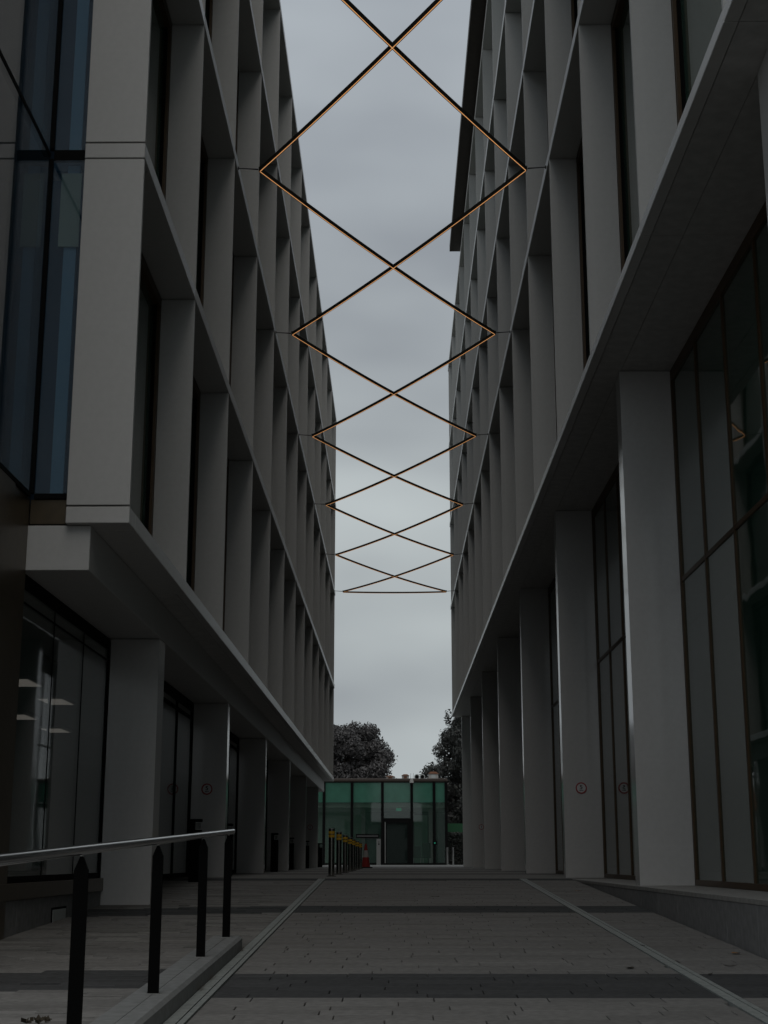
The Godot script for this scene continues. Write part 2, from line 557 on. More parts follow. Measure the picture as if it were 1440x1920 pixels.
func office(b: Node3D, sg: float, xf: float, sof: Array, fins: Array, z_near: float, z_far: float, gx: float, z_slab: float, th0: float) -> void:
	var th := 0.18
	# one mesh of each kind for every storey, shared along the facade
	for k in sof.size() - 1:
		var y0: float = sof[k] + (th0 if k == 0 else th)
		var y1: float = sof[k + 1]
		var s := st()
		prism(s, [Vector2(0, 0), Vector2(0, -0.05), Vector2(sg * 0.475, -0.28), Vector2(sg * 0.475, 0)], y0 + 0.006, y1 - 0.012)
		var fin_mesh := s.commit()
		for i in fins.size():
			put(b, "fin", fin_mesh, M.panels[(i * 7 + k * 5 + i * k) % 4], Vector3(sg * xf, 0, -fins[i]))
		for i in fins.size() - 1:
			var z0: float = fins[i] + 0.28
			var z1: float = fins[i + 1]
			var w := group_node(b, "window")
			s = st()
			for q in [[z0, z0 + 0.06, y0, y1], [z1 - 0.075, z1 + 0.03, y0, y1], [z0 + 0.06, z1 - 0.075, y1 - 0.14, y1], [z0 + 0.06, z1 - 0.075, y0, y0 + 0.08]]:
				box(s, Vector3(sg * (xf + 0.479), q[2] + 0.004, -q[0]), Vector3(sg * (xf + 0.60), q[3] - 0.004, -q[1]))
			put(w, "frame", s, M.bronze_dark)
			s = st()
			box(s, Vector3(sg * (xf + 0.52), y0 + 0.08, -(z1 - 0.12)), Vector3(sg * (xf + 0.61), y1 - 0.14, -(z1 - 0.0765)))
			put(w, "opening_stile", s, M.black)
			s = st()
			box(s, Vector3(sg * (xf + 0.56), y0 + 0.08, -(z0 + 0.06)), Vector3(sg * (xf + 0.58), y1 - 0.14, -(z1 - 0.12)))
			put(w, "pane", s, M.glass)
	# slab edges in one panel a bay
	for k in sof.size():
		for i in fins.size():
			var z0: float = fins[i]
			var z1: float = fins[i + 1] if i < fins.size() - 1 else z_far
			if z1 - z0 < 0.1:
				continue
			var s := st()
			slab_mesh(s, sg, xf, -0.004, 0.12 if k == 0 else 0.475, sof[k], sof[k] + (th0 if k == 0 else th), z0 + 0.006, z1 - 0.006)
			put(b, "slab_panel", s, M.fascia if k == 0 else M.edge)
			if k == 0:
				s = st()
				slab_mesh(s, sg, xf, 0.126, 0.475, sof[k] + 0.004, sof[k] + th0, z0 + 0.006, z1 - 0.006, 0.003)
				put(b, "soffit_panel", s, M.soffit)
		var s2 := st()
		slab_mesh(s2, sg, xf, 0.48, 12.0, sof[k] + 0.015, sof[k] + th0 - 0.015, z_slab, z_far - 0.05, 0.0)
		put(b, "floor_slab" if k < sof.size() - 1 else "roof", s2, M.shell)
	# closing walls out of sight
	var y_top: float = sof[-1] + 0.1
	var s3 := st()
	box(s3, Vector3(sg * (xf + 12.0), -1.5, -z_near), Vector3(sg * (xf + 12.3), y_top, -z_far))
	put(b, "back_wall", s3, M.shell)
	s3 = st()
	box(s3, Vector3(sg * (xf + 0.5), sof[0] + 0.2, -(z_far - 0.35)), Vector3(sg * (xf + 12.0), y_top, -z_far))
	put(b, "end_wall", s3, M.panel)
	s3 = st()
	box(s3, Vector3(sg * (gx + 0.1), -1.5, -(z_far - 0.5)), Vector3(sg * (xf + 12.0), sof[0], -(z_far - 0.2)))
	put(b, "end_wall", s3, M.panel)
	s3 = st()
	box(s3, Vector3(sg * (xf + 6.0), 0.0, -z_near - 0.3), Vector3(sg * (xf + 6.2), y_top, -(z_far - 0.6)))
	put(b, "core_wall", s3, M.inner)
	s3 = st()
	box(s3, Vector3(sg * (gx + 0.12), -1.5, -z_near), Vector3(sg * (xf + 12.0), -0.004, -(z_far - 0.5)))
	put(b, "ground_slab", s3, M.inner)

func build_left() -> void:
	var b := thing("office_building", "pale grey panelled office block on the left, low colonnade behind the handrail", "building", Vector3(0, 0, 0))
	var sof := [3.80, 8.04, 12.40, 16.62, 20.83]
	var fins := []
	for i in 12:
		fins.append(14.84 + 4.21 * (i + 1) if i > 0 else 19.02)
	var zs := [19.02, 23.2, 27.45, 31.65, 35.85, 40.05, 44.25, 48.5, 52.7, 56.95, 61.3, 65.9]
	fins = zs
	office(b, -1.0, LANE_L, sof, fins, 10.6, 66.6, 3.97, 15.5, 0.18)
	# corner pier that closes the facade toward the camera, with its first bay
	for k in sof.size():
		var s := st()
		slab_mesh(s, -1.0, LANE_L, -0.004, 0.675, sof[k], sof[k] + 0.18, 14.80, 15.15)
		put(b, "slab_panel", s, M.fascia)
		s = st()
		slab_mesh(s, -1.0, LANE_L, -0.004, 0.475, sof[k], sof[k] + 0.18, 15.16, 19.015)
		put(b, "slab_panel", s, M.fascia)
		if k == sof.size() - 1:
			break
		var y0: float = sof[k] + 0.18
		var y1: float = sof[k + 1]
		s = st()
		prism(s, [Vector2(-LANE_L, -14.803), Vector2(-LANE_L, -14.86), Vector2(-LANE_L - 0.475, -15.1), Vector2(-LANE_L - 0.672, -15.1), Vector2(-LANE_L - 0.672, -14.803)], y0 + 0.022, y1 - 0.016)
		put(b, "corner_panel", s, M.panel)
		var w := group_node(b, "window")
		s = st()
		for q in [[15.1, 15.16, y0, y1], [18.94, 19.05, y0, y1], [15.16, 18.94, y1 - 0.14, y1], [15.16, 18.94, y0, y0 + 0.08]]:
			box(s, Vector3(-(LANE_L + 0.479), q[2] + 0.004, -q[0]), Vector3(-(LANE_L + 0.60), q[3] - 0.004, -q[1]))
		put(w, "frame", s, M.bronze_dark)
		s = st()
		box(s, Vector3(-(LANE_L + 0.52), y0 + 0.08, -18.87), Vector3(-(LANE_L + 0.61), y1 - 0.14, -18.9385))
		put(w, "opening_stile", s, M.black)
		s = st()
		box(s, Vector3(-(LANE_L + 0.56), y0 + 0.08, -15.16), Vector3(-(LANE_L + 0.58), y1 - 0.14, -18.87))
		put(w, "pane", s, M.glass)
	# beam over the colonnade
	var zb := 14.9
	while zb < 66.0:
		var z1 := minf(zb + 4.2, 66.2)
		var s := st()
		box(s, Vector3(-3.25, 3.31, -zb - 0.004), Vector3(-4.02, 3.796, -z1 + 0.004), 0.006)
		put(b, "beam_panel", s, M.panel)
		zb += 4.2
	for i in 6:
		var zc := 19.74 + 8.4 * i
		var s := st()
		prism(s, [Vector2(-3.27, -zc), Vector2(-3.942, -zc), Vector2(-3.942, -zc - 0.45), Vector2(-3.286 if i > 0 else -3.262, -zc - 0.45)], -0.75, 3.30)
		put(b, "column", s, M.column)
		var z_next := zc + 8.4 if i < 5 else 66.0
		glazing(b, -1.0, 3.97, zc + 0.45, z_next, 0.02, 3.305, 4 if i < 5 else 2, 3.0, M.glass_clear, M.black)
	# near bay: three tall panes on a stone plinth with a bronze sill
	glazing(b, -1.0, 3.97, 14.92, 19.74, 0.09, 3.305, 3, 3.0, M.glass_clear, M.black, 0.035, 0.011)
	var s4 := st()
	box(s4, Vector3(-3.90, -0.075, -14.0), Vector3(-4.1, 0.09, -19.735), 0.004)
	put(b, "sill", s4, M.bronze_panel)
	var zq := 10.6
	while zq < 19.6:
		var z1 := minf(zq + 1.2, 19.735)
		s4 = st()
		box(s4, Vector3(-3.93, -1.2, -zq - 0.003), Vector3(-4.1, -0.079, -z1 + 0.003), 0.003)
		put(b, "plinth_stone", s4, M.granite_dark)
		zq += 1.2
	# near wing: bronze pier, spandrel and a blue glass wall that carries on toward the camera
	s4 = st()
	box(s4, Vector3(-3.92, -1.2, -14.25), Vector3(-4.5, 4.09, -14.915), 0.004)
	put(b, "bronze_pier", s4, M.bronze_panel)
	s4 = st()
	box(s4, Vector3(-3.53, 3.82, -14.93), Vector3(-3.915, 4.09, -14.99), 0.003)
	put(b, "spandrel", s4, M.bronze_panel)
	s4 = st()
	box(s4, Vector3(-3.9, -1.2, -10.6), Vector3(-4.02, 4.09, -14.24))
	put(b, "bronze_cladding", s4, M.bronze_panel)
	var wing := group_node(b, "glass_wall")
	for lv in [[4.15, 8.06], [8.19, 12.42], [12.55, 16.64], [16.77, 20.8]]:
		s4 = st()
		box(s4, Vector3(-3.502, lv[0], -14.90), Vector3(-3.873, lv[1], -14.92))
		put(wing, "pane", s4, M.glass_blue)
		for zz in [[10.6, 12.0], [12.06, 14.82]]:
			s4 = st()
			box(s4, Vector3(-3.90, lv[0] - (0.06 if lv[0] > 5.0 else 0.0), -zz[0]), Vector3(-3.92, lv[1], -zz[1]))
			put(wing, "pane", s4, M.glass_wing)
		for zz in [12.0]:
			s4 = st()
			box(s4, Vector3(-3.895, lv[0], -zz - 0.002), Vector3(-3.96, lv[1], -zz - 0.058))
			put(wing, "mullion", s4, M.black)
		s4 = st()
		box(s4, Vector3(-3.876, lv[0], -14.86), Vector3(-3.925, lv[1], -14.93))
		put(wing, "mullion", s4, M.black)
		# pale blue upright strips behind the glass, painted as its reflected stripes
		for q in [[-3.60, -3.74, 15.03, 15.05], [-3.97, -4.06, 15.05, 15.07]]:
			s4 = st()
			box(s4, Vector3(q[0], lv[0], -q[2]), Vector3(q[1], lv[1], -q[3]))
			put(wing, "painted_reflection", s4, M.reflection_blue)
		if lv[0] < 5.0:  # pale green panel that paints in a reflection patch
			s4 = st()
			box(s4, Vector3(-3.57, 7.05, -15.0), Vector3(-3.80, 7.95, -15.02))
			put(wing, "painted_reflection", s4, M.reflection_green)
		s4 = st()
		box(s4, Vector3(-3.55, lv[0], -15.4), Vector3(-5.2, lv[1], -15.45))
		put(wing, "backing", s4, M.reflection_backing)
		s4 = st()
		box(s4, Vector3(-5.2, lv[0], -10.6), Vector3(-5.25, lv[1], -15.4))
		put(wing, "backing", s4, M.reflection_backing)
	for y in [4.09, 8.06, 12.42, 16.64, 20.8]:
		s4 = st()
		box(s4, Vector3(-3.502, y + 0.002, -14.895), Vector3(-3.874, y + 0.128 if y > 4.1 else 4.148, -14.97))
		put(wing, "transom", s4, M.black)
		s4 = st()
		box(s4, Vector3(-3.894, y + 0.002, -10.6), Vector3(-3.97, y + 0.05, -14.828))
		put(wing, "transom", s4, M.black)
	for y in [3.9, 8.09, 12.45, 16.67, 20.86]:
		s4 = st()
		box(s4, Vector3(-3.98, y, -10.6), Vector3(-14.8, y + 0.1, -15.5))
		put(b, "floor_slab", s4, M.shell)
	s4 = st()
	box(s4, Vector3(-3.9, -1.2, -10.3), Vector3(-14.9, 21.0, -10.59))
	put(b, "end_wall", s4, M.panel)
	# ceiling lights seen through the near panes
	var k2 := 0
	for q in [[-5.9, 22.6], [-6.0, 25.4], [-7.35, 28.2], [-7.35, 31.2]]:
		var cl := thing("ceiling_light", "%s of the pale ceiling light panels behind the left ground floor glass" % ORD[k2], "light", Vector3(q[0], 3.04, -q[1]), "ceiling lights in the left ground floor room")
		var s5 := st()
		box(s5, Vector3(-0.24, 0.0, -0.5), Vector3(0.24, 0.05, 0.5), 0.005)
		put(cl, "frame", s5, M.white)
		s5 = st()
		box(s5, Vector3(-0.21, -0.006, -0.47), Vector3(0.21, 0.0, 0.47))
		put(cl, "diffuser", s5, M.tubes)
		k2 += 1
	var wl := thing("wall_light", "small square recessed light low in the left stone plinth", "light", Vector3(-3.93, -0.30, -17.3))
	var s6 := st()
	box(s6, Vector3(0.003, -0.095, 0.37), Vector3(0.012, 0.095, -0.37), 0.003)
	put(wl, "frame", s6, M.black)
	s6 = st()
	box(s6, Vector3(0.012, -0.07, 0.33), Vector3(0.016, 0.07, -0.33))
	put(wl, "lens", s6, M.lens)

func build_right() -> void:
	var b := thing("office_building", "taller pale grey panelled office block on the right above a high colonnade", "building", Vector3(0, 0, 0))
	var sof := [7.07, 12.36, 16.55, 20.66, 24.78]
	var fins := []
	for i in range(-4, 13):
		fins.append(19.0 + 4.19 * i)
	fins[-1] = 69.5
	office(b, 1.0, LANE_R, sof, fins, 2.2, 70.25, 3.93, 2.2, 0.135)
	# soffit over the colonnade
	for i in fins.size():
		var z0: float = fins[i]
		var z1: float = fins[i + 1] if i < fins.size() - 1 else 70.2
		var s := st()
		box(s, Vector3(LANE_R + 0.482, 7.078, -z0 - 0.004), Vector3(4.03, 7.16, -z1 + 0.004), 0.003)
		put(b, "soffit_panel", s, M.soffit)
	for i in range(-2, 7):
		var zc := 19.37 + 8.4 * i
		var s := st()
		prism(s, [Vector2(3.187, -zc), Vector2(3.902, -zc), Vector2(3.902, -zc - 0.45), Vector2(3.203, -zc - 0.45)], 0.0 if zc < 26.0 else -0.02, 7.068)
		put(b, "column", s, M.column)
		if i < 6:
			glazing(b, 1.0, 3.93, zc + 0.45, zc + 8.4, 0.004, 7.07, 5, 4.05, M.glass_wave, M.bronze)
	s_canopy(b)
	var al := thing("pendant_light", "amber glowing pendant lamp inside the right ground floor glass", "light", Vector3(5.05, 2.42, -18.5))
	var s5 := st()
	tube(s5, Vector3(0, 0.0, 0), Vector3(0, 0.07, 0), 0.2, 0.14, 20)
	put(al, "lamp_shade", s5, M.amber)
	s5 = st()
	tube(s5, Vector3(0, 0.07, 0), Vector3(0, 4.64, 0), 0.012, 0.012, 6)
	put(al, "stem", s5, M.black)

func s_canopy(b: Node3D) -> void:
	var s := st()
	box(s, Vector3(2.31, 25.22, -2.2), Vector3(5.5, 25.5, -56.2), 0.01)
	put(b, "roof_canopy", s, M.canopy)
	s = st()
	box(s, Vector3(2.95, 24.97, -2.2), Vector3(3.2, 25.215, -56.0))
	put(b, "canopy_upstand", s, M.canopy)

# ---------------------------------------------------------------- lights strung over the lane
func build_lights() -> void:
	var y := 12.40
	var xl := -2.43
	var xr := 2.37
	var zs := [15.32, 23.72, 32.03, 40.45, 48.87, 57.41, 65.68]
	for i in zs.size() - 1:
		for d in 2:
			var a := Vector3(xl if d == 0 else xr, y, -zs[i])
			var c := Vector3(xr if d == 0 else xl, y - 0.001 * d, -zs[i + 1])
			bar(a, c, "orange-lit bar of the %s cross over the lane, its near end at the %s" % [ORD[i], "left" if d == 0 else "right"], 0.0 if d == 0 else -0.0)
	bar(Vector3(xl, y, -zs[-1] - 0.12), Vector3(xr, y, -zs[-1] - 0.12), "straight light bar closing the far end of the row of crosses over the lane", 0.0)
	for i in zs.size():
		for sd in 2:
			var from := Vector3(xl - 0.03 if sd == 0 else xr + 0.03, y + 0.045, -zs[i])
			var to := Vector3(-LANE_L - 0.01 if sd == 0 else LANE_R + 0.01, 12.47, -zs[i])
			var c := thing("support_wire", "short dark wire tying the %s %s tip of the light zigzag to the facade" % [ORD[i], "left" if sd == 0 else "right"], "wire", from, "wires holding the light zigzag")
			var s := st()
			tube(s, Vector3.ZERO, to - from, 0.014, 0.009, 8)
			put(c, "cable", s, M.wire)
			s = st()
			tube(s, to - from + Vector3(0.03 if sd == 0 else -0.03, 0, 0), to - from, 0.03, 0.03, 10)
			put(c, "anchor", s, M.wire)

func sweep(s: SurfaceTool, ln: float, hw: float, y0: float, y1: float) -> void:   # a bar along x that sags a little
	var n := 14
	var prev := []
	for i in n + 1:
		var t := float(i) / n
		var dy := -0.1 * (1.0 - pow(2.0 * t - 1.0, 2.0)) * clampf((ln - 5.0) * 0.5, 0.35, 1.0)
		var x := ln * (t - 0.5)
		var ring := [Vector3(x, y0 + dy, -hw), Vector3(x, y0 + dy, hw), Vector3(x, y1 + dy, hw), Vector3(x, y1 + dy, -hw)]
		if i > 0:
			for k in 4:
				var k2 := (k + 1) % 4
				face(s, [prev[k], prev[k2], ring[k2], ring[k]], [Vector3.DOWN, Vector3.BACK, Vector3.UP, Vector3.FORWARD][k])
		if i == 0 or i == n:
			face(s, ring, Vector3.LEFT if i == 0 else Vector3.RIGHT)
		prev = ring

func bar(a: Vector3, c: Vector3, label: String, _dz: float) -> void:
	var o := thing("light_bar", label, "light bar", (a + c) * 0.5, "light bars strung over the lane")
	var d := c - a
	var ln := d.length()
	o.rotation.y = atan2(-d.z, d.x)
	var s := st()
	sweep(s, ln, 0.024, 0.004, 0.074)
	put(o, "housing", s, M.housing)
	s = st()
	sweep(s, ln - 0.02, 0.006, 0.0, 0.0035)
	put(o, "light_strip", s, M.led)
	for e in [-0.5, 0.5]:
		s = st()
		box(s, Vector3(ln * e - 0.018, 0.075, -0.018), Vector3(ln * e + 0.018, 0.09, 0.018))
		put(o, "end_bracket", s, M.wire)

# ---------------------------------------------------------------- street furniture
func build_handrail() -> void:
	var k := thing("kerb", "grey stone kerb carrying the handrail along the left drain", "kerb", Vector3(-1.49, 0, -13.28))
	var z := 13.28
	while z > 3.0:
		var z1 := maxf(z - 2.2, 2.6)
		for half in [[-0.13, -0.002], [0.002, 0.125]]:
			var s := st()
			var b := 0.022
			var pr := []
			for q in [[half[0], -0.2], [half[0], 0.118], [half[1] - (b if half[0] > 0.0 else 0.0), 0.118], [half[1], 0.118 - (b if half[0] > 0.0 else 0.0)], [half[1], -0.2]]:
				pr.append(q)
			var ring0 := []
			var ring1 := []
			for q in pr:
				ring0.append(Vector3(q[0], gy(0, z) + q[1], 13.28 - z))
				ring1.append(Vector3(q[0], gy(0, z1 + 0.004) + q[1], 13.28 - z1 - 0.004))
			for i in pr.size():
				var j := (i + 1) % pr.size()
				var mid: Vector3 = (ring0[i] + ring0[j]) * 0.5
				var cen: Vector3 = (ring0[0] + ring0[2]) * 0.5
				var nn := mid - Vector3(cen.x, mid.y * 0.5 + cen.y * 0.5, mid.z)
				if absf(ring0[i].x - ring0[j].x) > 0.05:
					nn = Vector3.UP if ring0[i].y > cen.y else Vector3.DOWN
				face(s, [ring0[i], ring0[j], ring1[j], ring1[i]], nn)
			face(s, ring0, Vector3.FORWARD)
			face(s, ring1, Vector3.BACK)
			put(k, "kerb_stone", s, M.kerb)
		z -= 2.2
	var h := thing("handrail", "round steel handrail on black pointed flat posts at lower left", "handrail", Vector3(-1.49, gy(0, 13.1) + 0.12, -13.1))
	var o := h.position
	var slope := 0.0318
	var ry := func(zd: float) -> float: return 0.578 - slope * (13.4 - zd)
	for zp in [13.1, 11.42, 9.24, 7.0, 4.75]:
		var base := gy(0, zp) + 0.118
		var top: float = ry.call(zp) - 0.03
		var s := st()
		var outline := [Vector2(-0.033, base), Vector2(0.033, base), Vector2(0.033, top - 0.066), Vector2(0.006, top), Vector2(-0.006, top), Vector2(-0.033, top - 0.066)]
		var f := []
		var g := []
		for p in outline:
			f.append(Vector3(p.x, p.y, -zp + 0.014) - Vector3(0, o.y, o.z))
			g.append(Vector3(p.x, p.y, -zp - 0.014) - Vector3(0, o.y, o.z))
		face(s, f, Vector3.BACK)
		face(s, g, Vector3.FORWARD)
		var cc := Vector3(0, (base + top) * 0.5 - o.y, -zp - o.z)
		for i in 6:
			var j := (i + 1) % 6
			var nn: Vector3 = (f[i] + f[j]) * 0.5 - cc
			nn.z = 0
			face(s, [f[i], f[j], g[j], g[i]], nn)
		var post := put(h, "post", s, M.black_paint)
		s = st()
		tube(s, Vector3(0, top - 0.01 - o.y, -zp - o.z), Vector3(0, top + 0.02 - o.y, -zp - o.z), 0.008, 0.008, 8)
		put(post, "saddle", s, M.steel_dull)
		s = st()
		box(s, Vector3(-0.042, base - 0.002 - o.y, -zp - 0.022 - o.z), Vector3(0.042, base + 0.003 - o.y, -zp + 0.022 - o.z))
		put(post, "base_plate", s, M.steel_dull)
	var cuts := [13.42, 9.35, 5.0, 2.6]
	for i in cuts.size() - 1:
		var s := st()
		tube(s, Vector3(0, ry.call(cuts[i]) - o.y, -cuts[i] - o.z), Vector3(0, ry.call(cuts[i + 1] + 0.003) - o.y, -cuts[i + 1] - 0.003 - o.z), 0.0245, 0.0245, 28)
		put(h, "rail", s, M.steel)

func build_bollards() -> void:
	var s := st()
	var zs := [29.9, 33.8, 37.9, 42.0, 45.3, 49.9, 54.2]
	var tube_m := st()
	tube(tube_m, Vector3(0, 0.004, 0), Vector3(0, 0.93, 0), 0.062, 0.062, 28)
	var tm := tube_m.commit()
	var cap := st()
	tube(cap, Vector3(0, 0.93, 0), Vector3(0, 0.95, 0), 0.066, 0.06, 28)
	var cm := cap.commit()
	var bd := st()
	tube(bd, Vector3(0, -0.027, 0), Vector3(0, 0.027, 0), 0.0645, 0.0645, 28)
	var bm := bd.commit()
	var fl := st()
	tube(fl, Vector3(0, 0.0, 0), Vector3(0, 0.012, 0), 0.10, 0.095, 24)
	var fm := fl.commit()
	for i in zs.size():
		var b := thing("bollard", "%s of the steel bollards with yellow bands in a row on the left" % ORD[i], "bollard", Vector3(-1.302, 0.0, -zs[i]), "steel bollards with yellow bands")
		put(b, "tube", tm, M.steel_tube)
		put(b, "cap", cm, M.steel_dull)
		put(b, "yellow_band", bm, M.yellow, Vector3(0, 0.865, 0))
		put(b, "yellow_band", bm, M.yellow, Vector3(0, 0.795, 0))
		put(b, "base_flange", fm, M.black_paint)
	var cz := [25.0, 29.8, 40.6, 48.9, 57.2, 65.5]
	for i in cz.size():
		var x: float = [-3.40, -3.40, -3.34, -3.48, -3.46, -3.36][i]
		var y: float = gy(x, cz[i])
		var b := thing("light_post", "%s of the black boxy lighting posts with notched heads by the left columns" % ORD[i], "light post", Vector3(x, y, -cz[i]), "black lighting posts by the left columns")
		s = st()
		box(s, Vector3(-0.1, 0.0, -0.06), Vector3(0.1, 0.86, 0.06), 0.006)
		put(b, "post", s, M.black_paint)
		s = st()
		box(s, Vector3(-0.1, 0.861, -0.06), Vector3(-0.02, 0.99, 0.06), 0.004)
		put(b, "neck", s, M.black_paint)
		s = st()
		box(s, Vector3(-0.1, 0.991, -0.06), Vector3(0.1, 1.04, 0.06), 0.004)
		put(b, "head", s, M.black_paint)
		s = st()
		box(s, Vector3(0.0, 0.875, -0.045), Vector3(0.07, 0.975, 0.045))
		put(b, "lens", s, M.inner)
	# traffic cone
	var c := thing("traffic_cone", "red traffic cone with white sleeve beyond the last steel bollard", "cone", Vector3(-1.18, 0.0, -58.0))
	s = st()
	box(s, Vector3(-0.27, 0.004, -0.27), Vector3(0.27, 0.05, 0.27), 0.01)
	put(c, "base", s, M.rubber)
	for q in [[0.05, 0.42, 0.175, 0.12, M.red], [0.42, 0.68, 0.12, 0.078, M.white], [0.68, 0.93, 0.078, 0.035, M.red]]:
		s = st()
		tube(s, Vector3(0, q[0], 0), Vector3(0, q[1], 0), q[2], q[3], 24)
		put(c, "sleeve" if q[4] == M.white else "cone_body", s, q[4])

func text_mesh(t: String, size: float, bold := true) -> TextMesh:
	var f := SystemFont.new()
	f.font_names = PackedStringArray(["Droid Sans"])
	f.font_weight = 700 if bold else 400
	var m := TextMesh.new()
	m.font = f
	m.text = t
	m.font_size = 64
	m.pixel_size = size / 64.0
	m.depth = 0.002
	m.curve_step = 1.0
	return m

func build_signs() -> void:
	var spots := [[3.525, 27.77, "round red-ringed speed limit sign on the right colonnade's second column"], [-3.64, 28.14, "round red-ringed speed limit sign on the left colonnade's second column"],
		[3.575, 61.37, "small far speed limit sign low on a distant right column"], [-3.60, 61.74, "small far speed limit sign on the last left column"]]
	for q in spots:
		var sg := thing("speed_sign", q[2], "sign", Vector3(q[0], 1.65, -q[1] + 0.002), "speed limit signs")
		var s := st()
		tube(s, Vector3(0, 0, 0), Vector3(0, 0, 0.006), 0.107, 0.107, 40)
		put(sg, "plate", s, M.sign_white)
		s = st()
		ring_disc(s, Vector3(0, 0, 0.008), 0.084, 0.107, 40)
		put(sg, "red_ring", s, M.sign_red)
		put(sg, "numeral", text_mesh("5", 0.105), M.black, Vector3(-0.002, 0.018, 0.008))
		put(sg, "small_lettering", text_mesh("MPH", 0.034), M.black, Vector3(0, -0.045, 0.008))

# ---------------------------------------------------------------- the far end
func build_pavilion() -> void:
	var z := -91.5
	var p := thing("glass_pavilion", "low teal glass entrance pavilion with black mullions closing the far end", "building", Vector3(0, 0, z))
	var s := st()
	var xs := [-6.6, -4.48, -2.73, -0.83, 1.0, 2.4, 3.15]
	for i in xs.size() - 1:
		var a: float = xs[i] + 0.085
		var b: float = xs[i + 1] - 0.085
		s = st()
		box(s, Vector3(a, 3.80, 0.0), Vector3(b, 5.02, -0.03))
		put(p, "spandrel_glass", s, M.teal)
		s = st()
		if i == 3:
			box(s, Vector3(a, 2.84, 0.0), Vector3(b, 3.79, -0.02))
		else:
			box(s, Vector3(a, 0.12, 0.0), Vector3(b, 3.79, -0.02))
		put(p, "pane", s, M.teal_glass)
	for x in xs:
		s = st()
		box(s, Vector3(x - 0.085, 0.0, 0.09), Vector3(x + 0.085, 5.04, -0.12), 0.004)
		put(p, "mullion", s, M.black)
	s = st()
	box(s, Vector3(-6.65, 0.003, 0.05), Vector3(-0.92, 0.12, -0.11))
	put(p, "base_rail", s, M.black)
	s = st()
	box(s, Vector3(1.09, 0.003, 0.05), Vector3(3.06, 0.12, -0.11))
	put(p, "base_rail", s, M.black)
	s = st()
	box(s, Vector3(-6.8, 5.05, 0.12), Vector3(3.25, 5.28, -9.0), 0.06)
	put(p, "roof", s, M.roof_brown)
	# door
	var d := group_node(p, "door")
	s = st()
	for q in [[-0.744, -0.58, 0.003, 2.8], [0.72, 0.914, 0.003, 2.8], [-0.58, 0.72, 2.52, 2.8], [-0.58, 0.72, 0.003, 0.1]]:
		box(s, Vector3(q[0], q[2], 0.05), Vector3(q[1], q[3], -0.06))
	put(d, "frame", s, M.black)
	s = st()
	box(s, Vector3(-0.58, 0.1, 0.0), Vector3(0.72, 2.52, -0.02))
	put(d, "pane", s, M.door_glass)
	s = st()
	tube(s, Vector3(-0.66, 0.12, 0.11), Vector3(-0.66, 2.6, 0.11), 0.022, 0.022, 12)
	put(d, "handle", s, M.steel_dull)
	# interior
	s = st()
	box(s, Vector3(-6.6, 3.5, -0.2), Vector3(3.1, 3.78, -8.6))
	put(p, "ceiling", s, M.pav_wall)
	s = st()
	box(s, Vector3(-6.6, -0.02, -0.13), Vector3(3.1, 0.006, -8.6))
	put(p, "floor", s, M.pav_dark)
	s = st()
	box(s, Vector3(-6.6, 0.0, -8.6), Vector3(3.1, 5.0, -8.8))
	put(p, "back_wall", s, M.pav_dark)
	s = st()
	box(s, Vector3(-6.5, 0.006, -2.0), Vector3(-2.2, 3.5, -2.12))
	put(p, "partition", s, M.pav_wall)
	s = st()
	box(s, Vector3(-2.19, 0.006, -2.0), Vector3(-1.95, 3.49, -2.4))
	put(p, "partition", s, M.sill)
	s = st()
	box(s, Vector3(1.2, 0.006, -3.0), Vector3(2.05, 3.1, -3.1))
	put(p, "partition", s, M.pav_wall)
	s = st()
	box(s, Vector3(2.1, 0.006, -2.4), Vector3(2.35, 3.49, -2.6))
	put(p, "partition", s, M.sill)
	for q in [[3.06, 3.10, 0.05, -0.13, -8.6]]:
		s = st()
		box(s, Vector3(q[0], q[2], q[3]), Vector3(q[1], 5.0, q[4]))
		put(p, "side_pane", s, M.teal_glass)
	# things at the entrance
	var e := thing("exit_sign", "small green lit sign hung behind the glass above the pavilion door", "sign", Vector3(0.19, 3.3, z - 0.3))
	s = st()
	box(s, Vector3(-0.17, 0.0, 0), Vector3(0.17, 0.17, -0.03))
	put(e, "box", s, M.exit)
	s = st()
	tube(s, Vector3(0, 0.17, -0.015), Vector3(0, 0.2, -0.015), 0.01, 0.01, 6)
	put(e, "hanger", s, M.black)
	var bs := thing("name_board", "dark narrow board fixed to the pavilion glass left of the door", "board", Vector3(-1.76, 1.75, z + 0.08))
	s = st()
	box(s, Vector3(-0.73, -0.12, 0), Vector3(0.73, 0.12, -0.07), 0.004)
	put(bs, "panel", s, M.black)
	s = st()
	box(s, Vector3(-0.66, -0.045, 0.003), Vector3(0.66, 0.045, 0.001))
	put(bs, "strip", s, M.pav_dark)
	var ic := thing("intercom_post", "grey metal intercom post standing left of the pavilion door", "post", Vector3(-1.06, 0.004, z + 0.7))
	s = st()
	box(s, Vector3(-0.13, 0, -0.08), Vector3(0.13, 1.56, 0.08), 0.01)
	put(ic, "post", s, M.grey_metal)
	s = st()
	tube(s, Vector3(0.02, 1.38, 0.08), Vector3(0.02, 1.38, 0.09), 0.03, 0.03, 14)
	put(ic, "button", s, M.black)
	s = st()
	box(s, Vector3(-0.02, 1.2, 0.08), Vector3(0.06, 1.3, 0.086))
	put(ic, "speaker", s, M.black)
	var cc := thing("security_camera", "pale domed security camera high on the pavilion's front mullion", "camera", Vector3(1.0, 4.98, z + 0.16))
	s = st()
	tube(s, Vector3(0, 0.12, 0), Vector3(0, 0.28, 0), 0.13, 0.07, 18)
	tube(s, Vector3(0, 0.02, 0), Vector3(0, 0.12, 0), 0.13, 0.13, 18)
	put(cc, "cover", s, M.white)
